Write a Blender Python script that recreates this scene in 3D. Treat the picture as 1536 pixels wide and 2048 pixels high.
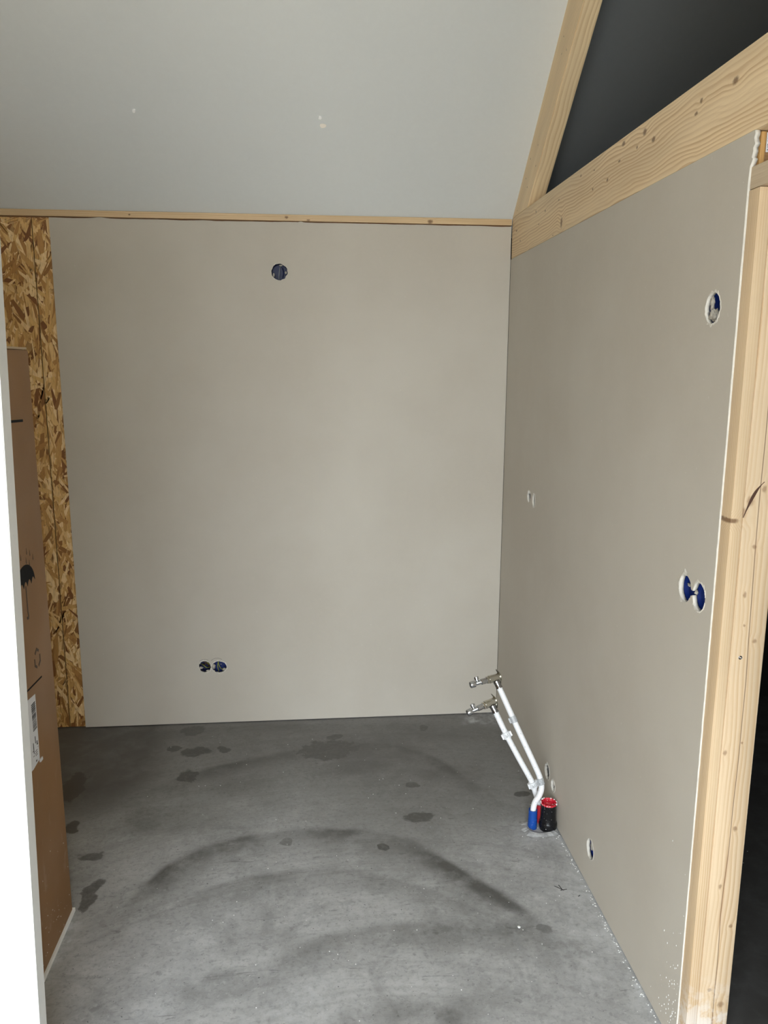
import bpy, bmesh, math, random
import numpy as np
from mathutils import Vector, Matrix, noise

for _o in list(bpy.data.objects):
    bpy.data.objects.remove(_o)
SC = bpy.context.scene
COL = SC.collection

# ------------------------------------------------------------------ camera
cd = bpy.data.cameras.new('camera')
cam = bpy.data.objects.new('camera', cd)
COL.objects.link(cam)
SC.camera = cam
R_ = (0.99582897, -0.09116124, 0.00377978)
U_ = (0.01324711, 0.18544873, 0.98256465)
F_ = (0.09027277, 0.97841627, -0.18588284)
m = Matrix(((R_[0], U_[0], -F_[0], -0.8634), (R_[1], U_[1], -F_[1], -3.4331),
            (R_[2], U_[2], -F_[2], 1.6469), (0, 0, 0, 1)))
cam.matrix_world = m
cd.sensor_fit = 'VERTICAL'
cd.sensor_height = 36.0
cd.lens = 1550.55 / 2048 * 36.0
cd.clip_start = 0.02

# ------------------------------------------------------------------ daylight
W = bpy.data.worlds.new('sky')
SC.world = W
W.use_nodes = True
bg = W.node_tree.nodes['Background']
# overcast sky: three times as bright overhead as at the horizon, the same all round
_nt = W.node_tree
_tc = _nt.nodes.new('ShaderNodeTexCoord'); _sp = _nt.nodes.new('ShaderNodeSeparateXYZ')
_nt.links.new(_tc.outputs['Generated'], _sp.inputs[0])
_mr = _nt.nodes.new('ShaderNodeMapRange')
_nt.links.new(_sp.outputs[2], _mr.inputs[0])
for _i, _v in ((1, 0.0), (2, 1.0), (3, 1 / 3), (4, 1.0)): _mr.inputs[_i].default_value = _v
_mu = _nt.nodes.new('ShaderNodeMath'); _mu.operation = 'MULTIPLY'
_nt.links.new(_mr.outputs[0], _mu.inputs[0]); _mu.inputs[1].default_value = 27.0
_nt.links.new(_mu.outputs[0], bg.inputs[1])
bg.inputs[0].default_value = (0.87, 0.94, 1.0, 1)
WX0, WX1, WZ1, WY = -2.4, -0.35, 2.75, -4.7      # the glazed opening behind the camera
pl = bpy.data.lights.new('window_portal', 'AREA')
pl.shape = 'RECTANGLE'
pl.size = WX1 - WX0
pl.size_y = WZ1 - 0.1
pl.cycles.is_portal = True
po = bpy.data.objects.new('window_portal', pl)
COL.objects.link(po)
po.location = ((WX0 + WX1) / 2, WY - 0.08, (WZ1 + 0.1) / 2)
po.rotation_euler = (math.radians(90), 0, 0)

vs = SC.view_settings
vs.view_transform = 'Standard'
vs.look = 'None'
vs.exposure = -0.06
vs.gamma = 1.0
vs.use_curve_mapping = False

# ------------------------------------------------------------------ helpers
def tag(o, label=None, cat=None, group=None, kind=None):
    if label: o['label'] = label
    if cat: o['category'] = cat
    if group: o['group'] = group
    if kind: o['kind'] = kind
    return o

def link_mesh(name, me, mats, parent=None, origin=(0, 0, 0)):
    """me is in world coordinates; shift to origin, parent keeps identity local transform."""
    org = Vector(origin)
    if parent is not None:
        org = parent_origin(parent)
    me.transform(Matrix.Translation(-org))
    o = bpy.data.objects.new(name, me)
    COL.objects.link(o)
    if not isinstance(mats, (list, tuple)): mats = [mats]
    for mm in mats: me.materials.append(mm)
    if parent is not None: o.parent = parent
    else: o.location = org
    return o

def parent_origin(o):
    v = Vector((0, 0, 0))
    while o is not None:
        v += o.location
        o = o.parent
    return v

def empty(name, loc):
    o = bpy.data.objects.new(name, None)
    o.empty_display_size = 0.05
    COL.objects.link(o)
    o.location = loc
    return o

def bm_done(bm, name, mats, parent=None, origin=(0, 0, 0), smooth=False):
    bmesh.ops.recalc_face_normals(bm, faces=bm.faces)
    me = bpy.data.meshes.new(name)
    bm.to_mesh(me)
    bm.free()
    if smooth:
        me.shade_smooth()
        if smooth != 'all':
            try: me.set_sharp_from_angle(angle=math.radians(40))
            except Exception: pass
    return link_mesh(name, me, mats, parent, origin)

def add_box(bm, a, b, bevel=0.0, seg=2):
    r = bmesh.ops.create_cube(bm, size=1)
    vs_ = r['verts']
    for v in vs_:
        v.co = Vector([a[i] + (v.co[i] + .5) * (b[i] - a[i]) for i in range(3)])
    if bevel:
        es = list({e for v in vs_ for e in v.link_edges})
        bmesh.ops.bevel(bm, geom=es, offset=bevel, segments=seg, profile=.6, affect='EDGES')

def box(name, a, b, mat, parent=None, bevel=0.0, origin=(0, 0, 0)):
    bm = bmesh.new()
    add_box(bm, a, b, bevel)
    return bm_done(bm, name, mat, parent, origin, smooth=bool(bevel))

def add_cyl(bm, p0, p1, r0, r1=None, n=24, cap=True):
    """frustum from p0 to p1"""
    r1 = r0 if r1 is None else r1
    add_lathe(bm, p0, p1, [(0, r0), (1, r1)], n, cap)

def add_lathe(bm, p0, p1, prof, n=24, cap=True, rough=0.0, seed=0, flat=0):
    """prof: (fraction or signed fraction along p0-p1, radius)"""
    p0, p1 = Vector(p0), Vector(p1)
    d = p1 - p0
    z = d.normalized()
    x = z.orthogonal().normalized()
    y = z.cross(x)
    rnd = random.Random(seed)
    rings = []
    for t, r in prof:
        ring = []
        for k in range(n):
            a = 2 * math.pi * k / n
            rr = r * (1 + rough * (rnd.random() - .5) * 2)
            ring.append(bm.verts.new(p0 + d * t + (x * math.cos(a) + y * math.sin(a)) * rr))
        rings.append(ring)
    for i in range(len(rings) - 1):
        for k in range(n):
            bm.faces.new((rings[i][k], rings[i][(k + 1) % n], rings[i + 1][(k + 1) % n], rings[i + 1][k]))
    if cap:
        bm.faces.new(rings[0][::-1])
        bm.faces.new(rings[-1])
    return rings

def smooth_path(pts, n=8):
    pts = [Vector(p) for p in pts]
    P = [pts[0] * 2 - pts[1]] + pts + [pts[-1] * 2 - pts[-2]]
    out = []
    for i in range(1, len(P) - 2):
        for k in range(n):
            t = k / n
            a, b, c, d = P[i - 1:i + 3]
            out.append(.5 * ((2 * b) + (c - a) * t + (2 * a - 5 * b + 4 * c - d) * t * t + (3 * b - a - 3 * c + d) * t ** 3))
    out.append(pts[-1])
    return out

def add_tube(bm, pts, r, n=16, cap=True):
    rings = []
    prev = None
    for i, p in enumerate(pts):
        t = (pts[min(i + 1, len(pts) - 1)] - pts[max(i - 1, 0)]).normalized()
        if prev is None: x = t.orthogonal().normalized()
        else: x = (prev - t * prev.dot(t)).normalized()
        prev = x
        y = t.cross(x)
        rr = r(i / (len(pts) - 1)) if callable(r) else r
        rings.append([bm.verts.new(p + (x * math.cos(2 * math.pi * k / n) + y * math.sin(2 * math.pi * k / n)) * rr) for k in range(n)])
    for i in range(len(rings) - 1):
        for k in range(n):
            bm.faces.new((rings[i][k], rings[i][(k + 1) % n], rings[i + 1][(k + 1) % n], rings[i + 1][k]))
    if cap:
        bm.faces.new(rings[0][::-1]); bm.faces.new(rings[-1])

def sheet(outer, holes, thick, place):
    """flat sheet with holes: outlines in (u,v); place(u,v,w)->world with w in 0..thick. side faces get material 1"""
    cu = bpy.data.curves.new('tmp', 'CURVE')
    cu.dimensions = '2D'
    cu.fill_mode = 'BOTH'
    cu.extrude = thick / 2
    for poly in [outer] + holes:
        s = cu.splines.new('POLY')
        s.points.add(len(poly) - 1)
        for i, (u, v) in enumerate(poly): s.points[i].co = (u, v, 0, 1)
        s.use_cyclic_u = True
    ob = bpy.data.objects.new('tmp', cu)
    COL.objects.link(ob)
    bpy.context.view_layer.update()
    dg = bpy.context.evaluated_depsgraph_get()
    me = bpy.data.meshes.new_from_object(ob.evaluated_get(dg))
    bpy.data.objects.remove(ob)
    me.materials.clear()
    bm = bmesh.new()
    bm.from_mesh(me)
    bpy.data.meshes.remove(me)
    bmesh.ops.remove_doubles(bm, verts=bm.verts, dist=1e-6)
    bm.normal_update()
    for f in bm.faces: f.material_index = 0 if abs(f.normal.z) > .5 else 1
    for v in bm.verts: v.co = Vector(place(v.co.x, v.co.y, v.co.z + thick / 2))
    return bm

def nz(x, y=0., z=0.):
    return noise.noise(Vector((x, y, z)))

def rough_ellipse(c, r, amp=.0014, n=40, seed=0):
    out = []
    for k in range(n):
        a = 2 * math.pi * k / n
        q = 1 + amp / max(r) * (nz(math.cos(a) * 4 + seed * 7.3, math.sin(a) * 4) * 1.4 + nz(math.cos(a) * 13 + seed, math.sin(a) * 13))
        out.append((c[0] + r[0] * q * math.cos(a), c[1] + r[1] * q * math.sin(a)))
    return out

def dumbbell(c1, r1, c2, r2, neck, seed=0):
    """two round holes joined by a small broken-through neck; c1 left of c2 in u"""
    e1, e2 = rough_ellipse(c1, r1, seed=seed), rough_ellipse(c2, r2, seed=seed + 3)
    a = [p for p in e1 if not (p[0] > c1[0] and abs(p[1] - c1[1]) < neck)]
    b = [p for p in e2 if not (p[0] < c2[0] and abs(p[1] - c2[1]) < neck)]
    ang = lambda p, c: math.atan2(p[1] - c[1], p[0] - c[0])
    a.sort(key=lambda p: ang(p, c1) % (2 * math.pi))            # from just above 0 round to just below 2pi
    b.sort(key=lambda p: (ang(p, c2) + math.pi) % (2 * math.pi))  # from pi round to -pi
    return a + b

# ------------------------------------------------------------------ materials
def mat(name, col=(.5, .5, .5), rough=.6, metal=0., spec=.5, trans=0., alpha=1.):
    mt = bpy.data.materials.new(name)
    mt.use_nodes = True
    b = mt.node_tree.nodes['Principled BSDF']
    b.inputs['Base Color'].default_value = (*col, 1)
    b.inputs['Roughness'].default_value = rough
    b.inputs['Metallic'].default_value = metal
    b.inputs['Specular IOR Level'].default_value = spec
    b.inputs['Transmission Weight'].default_value = trans
    b.inputs['Alpha'].default_value = alpha
    return mt

class NG:
    def __init__(s, mt):
        s.nt = mt.node_tree
        s.b = s.nt.nodes['Principled BSDF']
    def n(s, t, **kw):
        nd = s.nt.nodes.new(t)
        for k, v in kw.items(): setattr(nd, k, v)
        return nd
    def put(s, sock, v):
        if isinstance(v, bpy.types.NodeSocket): s.nt.links.new(v, sock)
        else: sock.default_value = v
    def math(s, op, a, b=0., c=0., clamp=False):
        nd = s.n('ShaderNodeMath', operation=op, use_clamp=clamp)
        s.put(nd.inputs[0], a); s.put(nd.inputs[1], b)
        if op in ('MULTIPLY_ADD', 'SMOOTH_MIN', 'SMOOTH_MAX', 'COMPARE'): s.put(nd.inputs[2], c)
        return nd.outputs[0]
    def vm(s, op, a, b=(0, 0, 0), out=0):
        nd = s.n('ShaderNodeVectorMath', operation=op)
        s.put(nd.inputs[0], a)
        if op == 'SCALE': s.put(nd.inputs[3], b)
        elif op != 'LENGTH': s.put(nd.inputs[1], b)
        return nd.outputs[1 if op in ('LENGTH', 'DOT_PRODUCT') else 0]
    def noise(s, vec, scale, detail=3, rough=.55, dist=0.):
        nd = s.n('ShaderNodeTexNoise')
        s.put(nd.inputs['Vector'], vec)
        nd.inputs['Scale'].default_value = scale
        nd.inputs['Detail'].default_value = detail
        nd.inputs['Roughness'].default_value = rough
        nd.inputs['Distortion'].default_value = dist
        return nd.outputs[0]
    def mr(s, v, a, b, c=0., d=1., smooth=True):
        nd = s.n('ShaderNodeMapRange', interpolation_type='SMOOTHSTEP' if smooth else 'LINEAR')
        s.put(nd.inputs[0], v)
        for i, q in enumerate((a, b, c, d)): s.put(nd.inputs[i + 1], q)
        return nd.outputs[0]
    def mix(s, f, a, b):
        nd = s.n('ShaderNodeMix', data_type='RGBA')
        s.put(nd.inputs[0], f)
        for i, q in ((6, a), (7, b)):
            if not isinstance(q, bpy.types.NodeSocket): q = (*q, 1)
            s.put(nd.inputs[i], q)
        return nd.outputs[2]
    def comb(s, x, y, z):
        nd = s.n('ShaderNodeCombineXYZ')
        for i, q in enumerate((x, y, z)): s.put(nd.inputs[i], q)
        return nd.outputs[0]
    def pos(s, org=(0, 0, 0)):
        tc = s.n('ShaderNodeTexCoord')
        return s.vm('ADD', tc.outputs['Object'], tuple(org))
    def bump(s, h, strength, dist):
        nd = s.n('ShaderNodeBump')
        s.put(nd.inputs['Height'], h)
        nd.inputs['Strength'].default_value = strength
        nd.inputs['Distance'].default_value = dist
        s.nt.links.new(nd.outputs[0], s.b.inputs['Normal'])
    def col(s, v): s.put(s.b.inputs['Base Color'], v)
    def rough(s, v): s.put(s.b.inputs['Roughness'], v)

def painted(name, c1, c2, speck=None, rough=.75, scale=1.3, fine=160, bump=.08):
    mt = mat(name, c1, rough)
    g = NG(mt)
    P = g.pos()
    f = g.mr(g.noise(P, scale, 4, .6), .3, .7)
    col = g.mix(f, c1, c2)
    f2 = g.noise(P, 45, 3, .7)
    col = g.mix(g.mr(f2, .35, .75, 0, .18), col, tuple(x * 1.12 for x in c1))
    if speck:
        sp = g.math('MULTIPLY', g.mr(g.noise(P, 75, 2, .5), .72, .76), speck[1])
        col = g.mix(sp, col, speck[0])
    g.col(col)
    g.bump(g.noise(P, fine, 3), bump, .002)
    return mt

M_plaster = painted('grey_primed_plasterboard', (.50, .455, .385), (.55, .51, .44), ((.7, .68, .63), .25))
M_gyp = painted('raw_gypsum_edge', (.70, .66, .585), (.58, .55, .49), rough=.9, scale=30, bump=.6)
M_ceil = painted('white_ceiling_paint', (.67, .69, .68), (.70, .715, .70), rough=.6, scale=.7, bump=.03)
M_white = painted('white_painted_board', (.74, .735, .715), (.70, .695, .67), ((.55, .54, .52), .3), rough=.45, scale=3, bump=.03)
M_dark = mat('dark_membrane', (.012, .012, .013), .8)
M_darkroom = mat('unlit_room_wall', (.018, .018, .018), .9)  # near black puts the side room's missing light into the wall colour
M_gap = mat('cavity_black', (.02, .018, .015), .9)

def wood(name, light, dark, dl, dw, dt, org=(0, 0, 0), freq=70, warp=.9, knots=(), knotcol=(.16, .075, .03),
         ring=.55, seed=0., crack=None, kamt=.85, flame=1.0, rough=.55, fade=None):
    """spruce: dl along the grain, dw across the face, dt through it. knots: (l, w, rl, rw)"""
    mt = mat(name, light, rough)
    g = NG(mt)
    P = g.pos(org)
    L = g.vm('DOT_PRODUCT', P, tuple(dl)); Wd = g.vm('DOT_PRODUCT', P, tuple(dw)); T = g.vm('DOT_PRODUCT', P, tuple(dt))
    lw = g.comb(L, Wd, 0.)
    S = 0.; K = 0.
    tn_ = g.n('ShaderNodeTexNoise'); g.nt.links.new(g.vm('ADD', P, (0, 0, 0)), tn_.inputs['Vector']); tn_.inputs['Scale'].default_value = 130.
    lwk = g.vm('ADD', lw, g.vm('MULTIPLY', g.vm('SUBTRACT', tn_.outputs['Color'], (.5, .5, .5)), (.006, .006, 0)))
    for (l, w, rl, rw) in knots:
        v = g.vm('MULTIPLY', g.vm('SUBTRACT', lwk, (l, w, 0)), (1 / rl, 1 / rw, 0))
        d = g.vm('LENGTH', v)
        K = g.math('MAXIMUM', K, g.mr(d, .4, 1.25, 1, 0))
        S = g.math('ADD', S, g.math('MULTIPLY', g.mr(d, .3, 4.5, 1, 0), rw * .8))
    wv = g.noise(g.comb(g.math('MULTIPLY_ADD', L, 2.2 * flame, seed), g.math('MULTIPLY', Wd, 5.), g.math('MULTIPLY', T, 5.)), 1., 2, .5)
    wv2 = g.noise(g.comb(g.math('MULTIPLY_ADD', L, 9., seed + 5), g.math('MULTIPLY', Wd, 20.), g.math('MULTIPLY', T, 20.)), 1., 2, .5)
    G = g.math('ADD', g.math('MULTIPLY', Wd, 1.), g.math('MULTIPLY', T, .8))
    G = g.math('ADD', G, g.math('MULTIPLY', wv, .09 * warp))
    G = g.math('ADD', G, g.math('MULTIPLY', wv2, .008 * warp))
    G = g.math('ADD', G, S)
    G = g.math('MULTIPLY', G, freq)
    # rings of uneven width
    G = g.math('ADD', G, g.math('MULTIPLY', g.noise(g.comb(g.math('MULTIPLY', G, .23), seed, 0.), 1., 1), 2.5))
    fr = g.math('FRACT', G)
    rg = g.math('MULTIPLY', g.mr(fr, .25, .9), g.mr(fr, .93, 1., 1, 0))
    amp = g.mr(g.noise(g.comb(g.math('MULTIPLY', L, 1.1), g.math('MULTIPLY', Wd, 14.), seed + 2), 1., 2), .35, .65, .25, 1.)
    fib = g.noise(g.comb(g.math('MULTIPLY', L, 7.), g.math('MULTIPLY', Wd, 420.), g.math('MULTIPLY', T, 420.)), 1., 2, .6)
    tone = g.noise(g.comb(g.math('MULTIPLY', L, 1.6), g.math('MULTIPLY', Wd, 9.), g.math('MULTIPLY', T, 9.)), 1., 3, .5)
    c = g.mix(g.mr(tone, .3, .7), light, tuple(.86 * a for a in light))
    c = g.mix(g.math('MULTIPLY', g.math('MULTIPLY', rg, amp), ring), c, dark)
    c = g.mix(g.mr(fib, .45, .8, 0, .3), c, dark)
    c = g.mix(g.math('MULTIPLY', K, kamt), c, knotcol)
    h = g.math('MULTIPLY', rg, -.5)
    if crack:
        cw, wob, cl = crack
        off = g.math('MULTIPLY', g.math('SUBTRACT', g.noise(g.comb(g.math('MULTIPLY', L, 1.6), 3.3, 0.), 1., 2), .5), wob)
        d = g.math('ABSOLUTE', g.math('SUBTRACT', g.math('SUBTRACT', Wd, cw), off))
        f = g.mr(d, .0003, .0016, 1, 0)
        c = g.mix(g.math('MULTIPLY', f, cl), c, (.12, .055, .025))
        halo = g.math('MULTIPLY', g.mr(d, .0, .009, .5, 0), g.mr(g.noise(g.comb(g.math('MULTIPLY', L, 3.), 9., 0.), 1., 1), .5, .65))
        c = g.mix(halo, c, (.35, .17, .08))
        h = g.math('SUBTRACT', h, g.math('MULTIPLY', f, 2.))
    if fade:      # splashed white at the foot
        z0, z1 = fade
        sp = g.math('MULTIPLY', g.mr(L, z1, z0, 0, 1), g.mr(g.noise(P, 22., 4, .7), .42, .55))
        c = g.mix(g.math('MULTIPLY', sp, .8), c, (.85, .83, .8))
    g.col(c)
    g.bump(h, .25, .0006)
    return mt

LT, DK = (.62, .435, .235), (.40, .215, .085)

# ------------------------------------------------------------------ the floor, stains and all
BLOBS = [(-1.388, -0.274, 0.06, 0.046, 0.9), (-1.486, -0.234, 0.024, 0.027, 0.8), (-1.267, -0.248, 0.03, 0.032, 0.9), (-1.43, -0.059, 0.05, 0.041, 0.7), (-1.389, -0.473, 0.044, 0.044, 1), (-1.829, -0.52, 0.039, 0.102, 1.6), (-1.742, -0.799, 0.029, 0.042, 1.2), (-1.636, -0.982, 0.034, 0.025, 0.8), (-1.589, -1.165, 0.028, 0.06, 0.9), (-0.496, -0.848, 0.055, 0.035, 0.9), (-0.491, -0.615, 0.026, 0.019, 0.8), (-0.631, -1.004, 0.015, 0.02, 1), (-0.975, -0.96, 0.022, 0.023, 0.7), (-0.781, -0.187, 0.029, 0.024, 0.8), (-0.377, -0.137, 0.027, 0.025, 0.8), (-0.807, -0.3, 0.12, 0.082, 0.8), (-0.59, -0.319, 0.196, 0.115, 0.55), (-0.684, -0.44, 0.125, 0.063, 0.5), (-0.38, -0.527, 0.102, 0.048, 0.6), (-0.204, -1.456, 0.032, 0.018, 0.8), (-0.072, -0.724, 0.031, 0.021, 0.9), (-1.478, -0.774, 0.201, 0.084, 0.4), (-1.19, -0.555, 0.099, 0.054, 0.35), (-1.678, -0.623, 0.134, 0.111, 0.35), (-0.397, -0.195, 0.34, 0.099, 0.4), (-0.596, -1.734, 0.141, 0.048, 0.5), (-1.182, -1.61, 0.04, 0.021, 0.35), (-1.137, -1.545, 0.035, 0.015, 0.3), (-1.471, -1.321, 0.089, 0.089, 0.25)]
ARCS = [([(-1.474, -1.342), (-1.436, -1.214), (-1.356, -1.06), (-1.221, -0.954), (-0.999, -0.902), (-0.749, -0.905), (-0.558, -0.982), (-0.424, -1.127), (-0.293, -1.294), (-0.228, -1.408), (-0.174, -1.482)], 0.05, 0.9), ([(-1.367, -1.33), (-1.265, -1.228), (-1.133, -1.156), (-0.924, -1.123), (-0.727, -1.148), (-0.511, -1.258), (-0.372, -1.362), (-0.234, -1.429)], 0.05, 0.45), ([(-1.592, -0.63), (-1.468, -0.532), (-1.305, -0.429), (-1.022, -0.318), (-0.806, -0.278), (-0.585, -0.264), (-0.4, -0.379), (-0.281, -0.555), (-0.184, -0.722)], 0.045, 0.6), ([(-1.055, -1.552), (-0.919, -1.471), (-0.744, -1.422), (-0.548, -1.401), (-0.325, -1.425), (-0.127, -1.52), (-0.002, -1.616)], 0.07, 0.55), ([(-0.865, -1.726), (-0.734, -1.685), (-0.591, -1.698), (-0.469, -1.753)], 0.06, 0.5), ([(-0.892, -1.005), (-0.685, -1.022), (-0.517, -1.07), (-0.397, -1.169)], 0.03, 0.3), ([(-0.47, -0.416), (-0.35, -0.469), (-0.252, -0.616), (-0.183, -0.715)], 0.03, 0.5), ([(-1.899, -0.093), (-1.396, -0.062), (-0.894, -0.053), (-0.244, -0.108)], 0.05, 0.3)]
DUST = [((-0.038, -0.991), 0.05), ((-0.107, -0.978), 0.04), ((-0.011, -1.023), 0.04), ((-1.605, -1.31), 0.05), ((-1.602, -1.392), 0.05), ((-1.605, -1.449), 0.04), ((0.006, -1.697), 0.03), ((0.016, -1.339), 0.15), ((0.055, -1.516), 0.1), ((-0.09, -1.543), 0.15), ((-0.917, -1.65), 0.12), ((-0.016, -0.048), 0.05), ((-0.117, -0.066), 0.04)]

def build_floor():
    xs = np.concatenate([np.linspace(-2.8, -2.0, 6)[:-1], np.arange(-2.0, .06, .0075), np.linspace(.06, 2.7, 12)])
    ys = np.concatenate([np.linspace(-4.95, -2.0, 12)[:-1], np.arange(-2.0, .0, .0075), np.linspace(.0, .16, 3)])
    X, Y = np.meshgrid(xs, ys)
    rs = np.random.RandomState(4)
    def wob(s, k=7):
        o = 0
        for i in range(k):
            a = rs.rand() * 6.28; f = s * (1 + i * .7)
            o = o + np.sin((X * np.cos(a) + Y * np.sin(a)) * f + rs.rand() * 6.28) / (1 + i * .6)
        return o
    jx, jy = wob(18) * .007, wob(18) * .007
    wet = np.zeros_like(X); blob = np.zeros_like(X); bst = np.zeros_like(X)
    for i, (cx, cy, rx, ry, s) in enumerate(BLOBS):
        rx, ry = max(rx, .014), max(ry, .014)
        k = 1.3
        d = np.hypot((X + jx * k - cx) / rx, (Y + jy * k - cy) / ry)
        if s > .65:
            blob = np.maximum(blob, np.clip(1 - d * .5, 0, 1)); bst = np.where(d < 2.2, np.maximum(bst, s), bst)
        else: wet = np.maximum(wet, s * (1 / (1 + np.exp((d - 1) / .28))))
    kx, ky = jx * .35, jy * .35
    for pts, w, s in ARCS:
        p = [Vector((a, b, 0)) for a, b in pts]
        q = smooth_path(p, 6)
        best = np.full_like(X, 9.); sgn = np.zeros_like(X); tt = np.zeros_like(X)
        for i in range(len(q) - 1):
            ax, ay, bx, by = q[i].x, q[i].y, q[i + 1].x, q[i + 1].y
            dx, dy = bx - ax, by - ay
            t = np.clip(((X + kx - ax) * dx + (Y + ky - ay) * dy) / (dx * dx + dy * dy), 0, 1)
            ex, ey = X + kx - ax - t * dx, Y + ky - ay - t * dy
            d = np.hypot(ex, ey)
            mk = d < best
            best = np.where(mk, d, best)
            sgn = np.where(mk, np.sign(dx * ey - dy * ex), sgn)
            tt = np.where(mk, (i + t) / (len(q) - 1), tt)
        # sharp outer rim (far side), soft inner side
        wi = np.where(sgn > 0, w * .35, w * 1.5)
        v = np.exp(-(best / wi) ** 2)
        v *= np.clip(tt * 6, .2, 1) * np.clip((1 - tt) * 6, .35, 1)
        wet = np.maximum(wet, wet * .5 + s * .85 * v * (1 + .25 * wob(9, 4)))
    # damp by the back wall, darker beside carton; side-room shade painted into floor
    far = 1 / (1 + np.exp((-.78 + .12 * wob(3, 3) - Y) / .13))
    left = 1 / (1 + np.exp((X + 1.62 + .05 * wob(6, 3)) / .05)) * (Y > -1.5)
    damp_shade = np.where(X < .05, np.clip(.72 * far + .5 * left, 0, 1), 1.)
    dust = np.zeros_like(X)
    for (cx, cy), r in DUST:
        dust = np.maximum(dust, np.exp(-np.hypot(X + jx * 2 - cx, Y + jy * 2 - cy) ** 2 / (r * r)) * (1. if r < .1 else .45))
    d = np.abs(X + .012)
    dust = np.maximum(dust, .5 * np.exp(-(d / .03) ** 2) * (Y < -.9))
    ny, nx = X.shape
    verts = np.stack([X.ravel(), Y.ravel(), np.zeros(X.size)], 1)
    idx = np.arange(X.size).reshape(ny, nx)
    faces = np.stack([idx[:-1, :-1].ravel(), idx[:-1, 1:].ravel(), idx[1:, 1:].ravel(), idx[1:, :-1].ravel()], 1)
    me = bpy.data.meshes.new('floor')
    me.vertices.add(len(verts)); me.vertices.foreach_set('co', verts.ravel())
    me.loops.add(faces.size); me.loops.foreach_set('vertex_index', faces.ravel())
    me.polygons.add(len(faces))
    me.polygons.foreach_set('loop_start', np.arange(0, faces.size, 4))
    me.polygons.foreach_set('loop_total', np.full(len(faces), 4))
    me.update(calc_edges=True)
    for nm, arr in (('wet', wet), ('damp_shade', damp_shade), ('dust', dust), ('blob', blob), ('bst', bst)):
        at = me.attributes.new(nm, 'FLOAT', 'POINT')
        at.data.foreach_set('value', arr.ravel().astype(np.float32))
    mt = mat('power_floated_concrete', (.2, .2, .2), .6)
    g = NG(mt)
    P = g.pos()
    A = lambda nm: g.n('ShaderNodeAttribute', attribute_name=nm).outputs['Fac']
    big = g.noise(P, 1.6, 5, .6, .6)
    med = g.noise(P, 9, 5, .65, .3)
    fin = g.noise(P, 70, 4, .7)
    c = g.mix(g.mr(big, .3, .7), (.33, .33, .325), (.44, .44, .435))
    c = g.mix(g.mr(med, .4, .7, 0, .6), c, (.54, .54, .535))
    c = g.mix(g.mr(g.noise(P, 5, 5, .7, .8), .5, .68, 0, .5), c, (.25, .25, .245))
    c = g.mix(g.mr(g.noise(g.vm('MULTIPLY', P, (1, 3.5, 1)), 34, 4, .7), .52, .75, 0, .4), c, (.21, .21, .205))
    c = g.mix(g.mr(fin, .48, .72, 0, .5), c, (.19, .19, .185))
    c = g.mix(g.mr(g.noise(P, 48, 5, .75, .5), .52, .7, 0, .45), c, (.55, .55, .54))
    c = g.mix(g.mr(g.noise(P, 28, 3, .6), .62, .7, 0, .3), c, (.12, .12, .12))
    # curved trowel marks
    vv = g.vm('SUBTRACT', P, (-.7, -2.6, 0))
    rad = g.vm('LENGTH', vv)
    tr = g.noise(g.comb(g.math('MULTIPLY', rad, 38.), big, 0.), 1., 3, .6)
    c = g.mix(g.mr(tr, .45, .75, 0, .28), c, (.22, .217, .21))
    # white fines
    sp = g.mr(g.noise(P, 210, 1, .4), .74, .78)
    spm = g.mr(g.noise(P, 2.4, 3), .45, .65, .15, 1)
    c = g.mix(g.math('MULTIPLY', sp, g.math('MULTIPLY', spm, .65)), c, (.62, .62, .6))
    pits = g.mr(g.noise(P, 120, 2, .5), .7, .74)
    c = g.mix(g.math('MULTIPLY', pits, .8), c, (.05, .05, .05))
    scr = g.mr(g.noise(g.vm('MULTIPLY', P, (9, 70, 1)), 1., 3, .6, 1.5), .66, .72)
    c = g.mix(g.math('MULTIPLY', scr, .5), c, (.13, .13, .13))
    damp_shade_ = g.math('MULTIPLY', A('damp_shade'), g.mr(med, .2, .6, .8, 1.))
    c = g.mix(damp_shade_, c, (.115, .108, .098))
    wetn = g.math('MULTIPLY', A('wet'), g.mr(g.noise(P, 11, 5, .65), .3, .6, .5, 1.08))
    edge = g.math('ADD', A('blob'), g.math('MULTIPLY', g.math('SUBTRACT', g.noise(P, 26, 4, .6), .5), .75))
    bl = g.math('MULTIPLY', g.mr(edge, .42, .56), A('bst'))
    bl = g.math('MULTIPLY', bl, g.mr(g.noise(P, 60, 3, .6), .25, .6, .75, 1.))
    wetc = g.math('MINIMUM', g.math('MAXIMUM', wetn, bl), 1.)
    c = g.mix(g.math('MULTIPLY', wetc, .84), c, (.056, .053, .047))
    dn = g.math('MULTIPLY', A('dust'), g.mr(g.noise(P, 30, 5, .75), .38, .62, .1, 1.))
    c = g.mix(g.math('MULTIPLY', dn, .8), c, (.6, .61, .62))
    g.col(c)
    g.rough(g.mix(wetc, (.62, .62, .62), (.42, .42, .42)))
    g.b.inputs['Specular IOR Level'].default_value = .35
    g.bump(g.math('ADD', g.math('MULTIPLY', fin, .6), med), .12, .003)
    o = link_mesh('floor', me, mt)
    tag(o, kind='structure')
    return o
floor = build_floor()

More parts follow.
